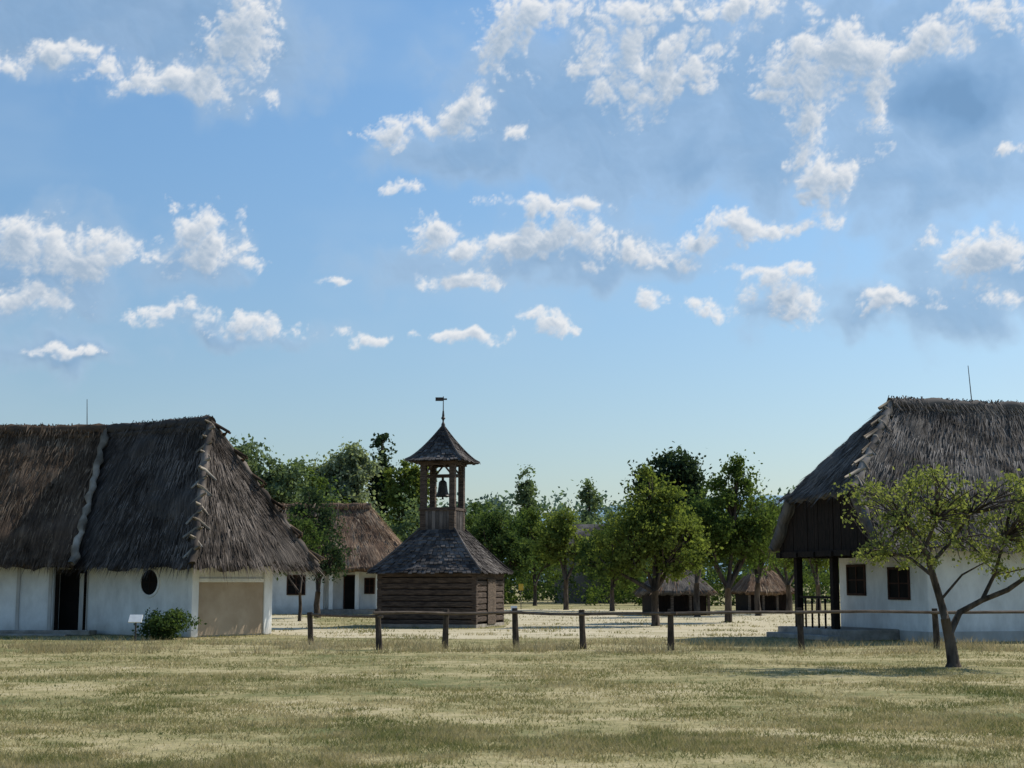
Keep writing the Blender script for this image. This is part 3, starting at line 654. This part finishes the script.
sky=nt.nodes.new('ShaderNodeTexSky'); sky.sky_type='NISHITA'; sky.sun_disc=False; sky.sun_elevation=sel; sky.sun_rotation=saz; sky.dust_density=.9; sky.air_density=1.1; sky.ozone_density=2.5
tcw=nt.nodes.new('ShaderNodeTexCoord'); sp=nt.nodes.new('ShaderNodeSeparateXYZ'); nt.links.new(tcw.outputs['Generated'],sp.inputs[0])
mr=nt.nodes.new('ShaderNodeMapRange'); mr.interpolation_type='SMOOTHSTEP'; mr.inputs[1].default_value=.0; mr.inputs[2].default_value=.42; nt.links.new(sp.outputs[2],mr.inputs[0])
tint=mixc(nt,mr.outputs[0],(.76,.80,.84),(.78,1.0,1.10)); col=mixc(nt,1.0,sky.outputs[0],tint,'MULTIPLY'); nt.links.new(col,bg.inputs[0])
# ------------------------------------------------------------ clouds: distant emissive cumulus layer, sunlit and shaded tones baked into vertex colours
ct,st=math.cos(tilt),math.sin(tilt)
def azel(px,py):
    a=(px-512)/F; v_=(384-py)/F; X=a; Y=ct-v_*st; Z=st+v_*ct; l=math.sqrt(X*X+Y*Y+Z*Z); return math.atan2(X,Y)*F,math.asin(Z/l)*F
perm=rng.permutation(512); ga=rng.random(512)*2*np.pi; GX=np.cos(ga); GY=np.sin(ga)
def pn(x,y):
    xi=np.floor(x).astype(int); yi=np.floor(y).astype(int); fx=x-xi; fy=y-yi
    def g(i,j,dx,dy):
        h=perm[(perm[i&511]+j)&511]; return GX[h]*dx+GY[h]*dy
    u=fx*fx*fx*(fx*(fx*6-15)+10); v=fy*fy*fy*(fy*(fy*6-15)+10)
    a=g(xi,yi,fx,fy); b=g(xi+1,yi,fx-1,fy); c=g(xi,yi+1,fx,fy-1); d=g(xi+1,yi+1,fx-1,fy-1)
    return (a+(b-a)*u)+((c+(d-c)*u)-(a+(b-a)*u))*v
def fbm(x,y,wl,o,p=.5,bil=False):
    s=0;a=1;t=0
    for k in range(o):
        n=pn(x/wl+13.7*k,y/wl+7.1*k); s=s+a*(np.abs(n)*2 if bil else n*1.4); t+=a; a*=p; wl/=2.03
    return s/t
white=[(235,50,45,50),(195,88,58,16),(130,78,38,16),(60,52,44,12),(0,68,26,14),(255,20,30,30),
(385,132,28,22),(430,124,24,10),(465,118,20,24),(515,130,20,15),
(498,45,32,44),(545,8,60,16),(650,12,70,18),(622,88,44,38),(668,70,34,22),(690,50,36,22),(745,8,50,16),(600,45,28,20),
(775,85,32,32),(835,55,60,30),(808,130,38,42),(838,180,28,24),(886,105,16,40),(935,42,50,16),(1000,10,50,22),(1015,150,36,9),
(435,240,46,22),(520,245,60,18),(590,238,44,22),(550,203,66,11),(640,255,44,16),(702,240,44,18),(772,225,64,12),(465,282,44,10),
(28,235,52,28),(76,264,32,16),(118,240,30,16),(210,245,50,42),(28,300,50,20),(242,328,70,14),(170,315,38,8),
(368,338,30,8),(460,338,56,8),(550,325,38,11),(792,298,36,32),(712,310,30,12),(765,270,38,8),(648,302,16,11),(340,283,14,7),(408,192,20,10),
(895,302,40,16),(985,250,54,32),(1015,305,32,10),(60,352,44,7)]
grey=[(140,10,160,55),(-30,10,90,50),(600,80,170,75),(450,155,100,28),(720,160,170,50),(960,95,95,56),(960,185,130,40),(990,285,85,55),(788,306,46,30),(212,262,50,34),(560,262,190,28),(30,270,105,60),(740,60,140,70),(60,355,80,16),(930,20,110,45),(210,50,95,52),(240,335,80,14),(890,308,42,16)]
dk=[(955,98,66,34),(700,165,90,20),(150,5,70,20),(560,120,60,16)]
dkw=[1.0,.45,.4,.35]
for _ in range(46):
    s=random.choice((-1,1)); ax=512+s*random.uniform(620,1150); ay=random.uniform(-120,340); r=random.uniform(20,60); white.append((ax,ay,r*1.3,r*.6)); 
    if r>40: grey.append((ax,ay+15,r*2,r*.8))
SP=1.4
ax_=np.arange(-.8*F,.8*F,SP); ey=np.arange(.02*F,.46*F,SP); AX,EY=np.meshgrid(ax_,ey)
wx=fbm(AX,EY,60,4)*30; wy=fbm(AX+900,EY+300,60,4)*22
def mask(bl,X,Y,k=1.0,ws=None):
    inv=np.ones_like(X)
    for i,(px,py,rx,ry) in enumerate(bl):
        a,e_=azel(px,py)
        cols=np.where((np.abs(ax_-a)<rx*2.8+40))[0]; rws=np.where(np.abs(ey-e_)<ry*2.8+40)[0]
        if len(cols)==0 or len(rws)==0: continue
        sl=(slice(rws[0],rws[-1]+1),slice(cols[0],cols[-1]+1))
        d=((X[sl]-a)/rx)**2+((Y[sl]-e_)/ry)**2; inv[sl]*=1-.92*(ws[i] if ws else 1)*np.exp(-d*k)
    return 1-inv
def sm(v,a,b): t=np.clip((v-a)/(b-a),0,1); return t*t*(3-2*t)
mw=mask(white,AX+wx,EY+wy)
puff=fbm(AX+wx*.4,(EY+wy*.4)*1.1,36,6,.68,True)
wisp=fbm(AX+500,EY*1.2,80,7,.64)
D=mw*.95+1.15*(puff-.40)+.75*wisp-.40-.30*(1-sm(mw,.05,.3))
Dp=np.clip(D,0,1)
tau=np.zeros_like(D)
for k in range(1,12):
    dx,dy=int(round(k*1.1)),int(round(k*1.9)); sh=np.zeros_like(D); sh[:-dy,:-dx]=Dp[dy:,dx:]; tau+=sh
light=np.exp(-tau*.45)
aw=sm(D,-.12,.42)*.95; core=sm(mask(white,AX+wx,EY+wy,1.4),.6,1.0)*sm(D,.2,.7)
gy,gx_=np.gradient(D); relief=np.clip(-(gy*.85+gx_*.5)*2.6,-.5,.5)
mg=mask(grey,AX+wx*1.6,EY+wy*1.6,.9); pf2=fbm(AX+wx+300,EY+wy+50,85,6,.52,True)
Gd=mg+.5*fbm(AX+77,EY+31,110,6,.5)+.4*(pf2-.4)-.22; ag=sm(Gd,-.05,.6)*.72
gy2,gx2=np.gradient(Gd); rel2=np.clip(-(gy2*.85+gx2*.5)*4,-.5,.5)
Dk=sm(mask(dk,AX+wx*1.3,EY+wy*1.3,1.0,dkw)+.25*fbm(AX+7,EY+310,70,5,.55),.1,.95)
veil=sm(fbm(AX*.6,EY*1.3,260,5,.55)+.05,0,.5)*.2
cw=np.array([.84,.855,.875]); cs=np.array([.38,.485,.615])
lw=np.clip(light*1.05-core*.3+relief*.55+.08,0,1)[...,None]; colw=cs+(cw-cs)*lw
gt=sm(Gd,.1,.8)[...,None]; colg=np.array([.42,.55,.71])*(1-gt)+np.array([.26,.41,.61])*gt
colg=colg*(1+rel2[...,None]*.35)
colg=colg*(1-Dk[...,None])+np.array([.14,.27,.46])*Dk[...,None]; ag=np.maximum(ag,Dk*.8)
colv=np.array([.48,.62,.76])
A=veil; Cc=colv[None,None,:]*A[...,None]
for al,cc in ((ag,colg),(aw,colw)):
    Cc=Cc*(1-al[...,None])+cc*al[...,None]; A=A*(1-al)+al
edge=np.minimum(1,sm(EY,.02*F,.09*F))*sm(.8*F-np.abs(AX),0,80)*sm(.46*F-EY,0,30); 
Cc=Cc/np.maximum(A,1e-4)[...,None]; A=A*edge
R=16000.; a_=AX/F; e__=EY/F
V=np.stack([R*np.cos(e__)*np.sin(a_),R*np.cos(e__)*np.cos(a_),R*np.sin(e__)],-1).reshape(-1,3)
nr,nc=AX.shape; idx=np.arange(nr*nc).reshape(nr,nc)
Q=np.stack([idx[:-1,:-1],idx[:-1,1:],idx[1:,1:],idx[1:,:-1]],-1).reshape(-1,4)
me=bpy.data.meshes.new('clouds'); me.vertices.add(len(V)); me.vertices.foreach_set('co',V.astype(np.float32).ravel())
me.loops.add(Q.size); me.loops.foreach_set('vertex_index',Q.astype(np.int32).ravel()); me.polygons.add(len(Q)); me.polygons.foreach_set('loop_start',np.arange(0,Q.size,4,dtype=np.int32)); me.update(calc_edges=True)
at=me.color_attributes.new('cloud','FLOAT_COLOR','POINT'); at.data.foreach_set('color',np.concatenate([Cc,A[...,None]],-1).astype(np.float32).ravel())
m=bpy.data.materials.new('cloud_layer'); m.use_nodes=True; nt=m.node_tree; nt.nodes.remove(nt.nodes['Principled BSDF'])
an=nt.nodes.new('ShaderNodeAttribute'); an.attribute_name='cloud'; em=nt.nodes.new('ShaderNodeEmission'); nt.links.new(an.outputs['Color'],em.inputs[0]); tr=nt.nodes.new('ShaderNodeBsdfTransparent')
mx=nt.nodes.new('ShaderNodeMixShader'); nt.links.new(an.outputs['Alpha'],mx.inputs[0]); nt.links.new(tr.outputs[0],mx.inputs[1]); nt.links.new(em.outputs[0],mx.inputs[2]); nt.links.new(mx.outputs[0],nt.nodes['Material Output'].inputs[0])
try: m.cycles.emission_sampling='NONE'
except Exception as ex: print(ex)
me.materials.append(m); link(bpy.data.objects.new('clouds',me))
SC.view_settings.view_transform='Standard'; SC.view_settings.look='None'; SC.view_settings.exposure=0
print('TRIS',sum(len(o.data.polygons) for o in SC.objects if o.type=='MESH'))
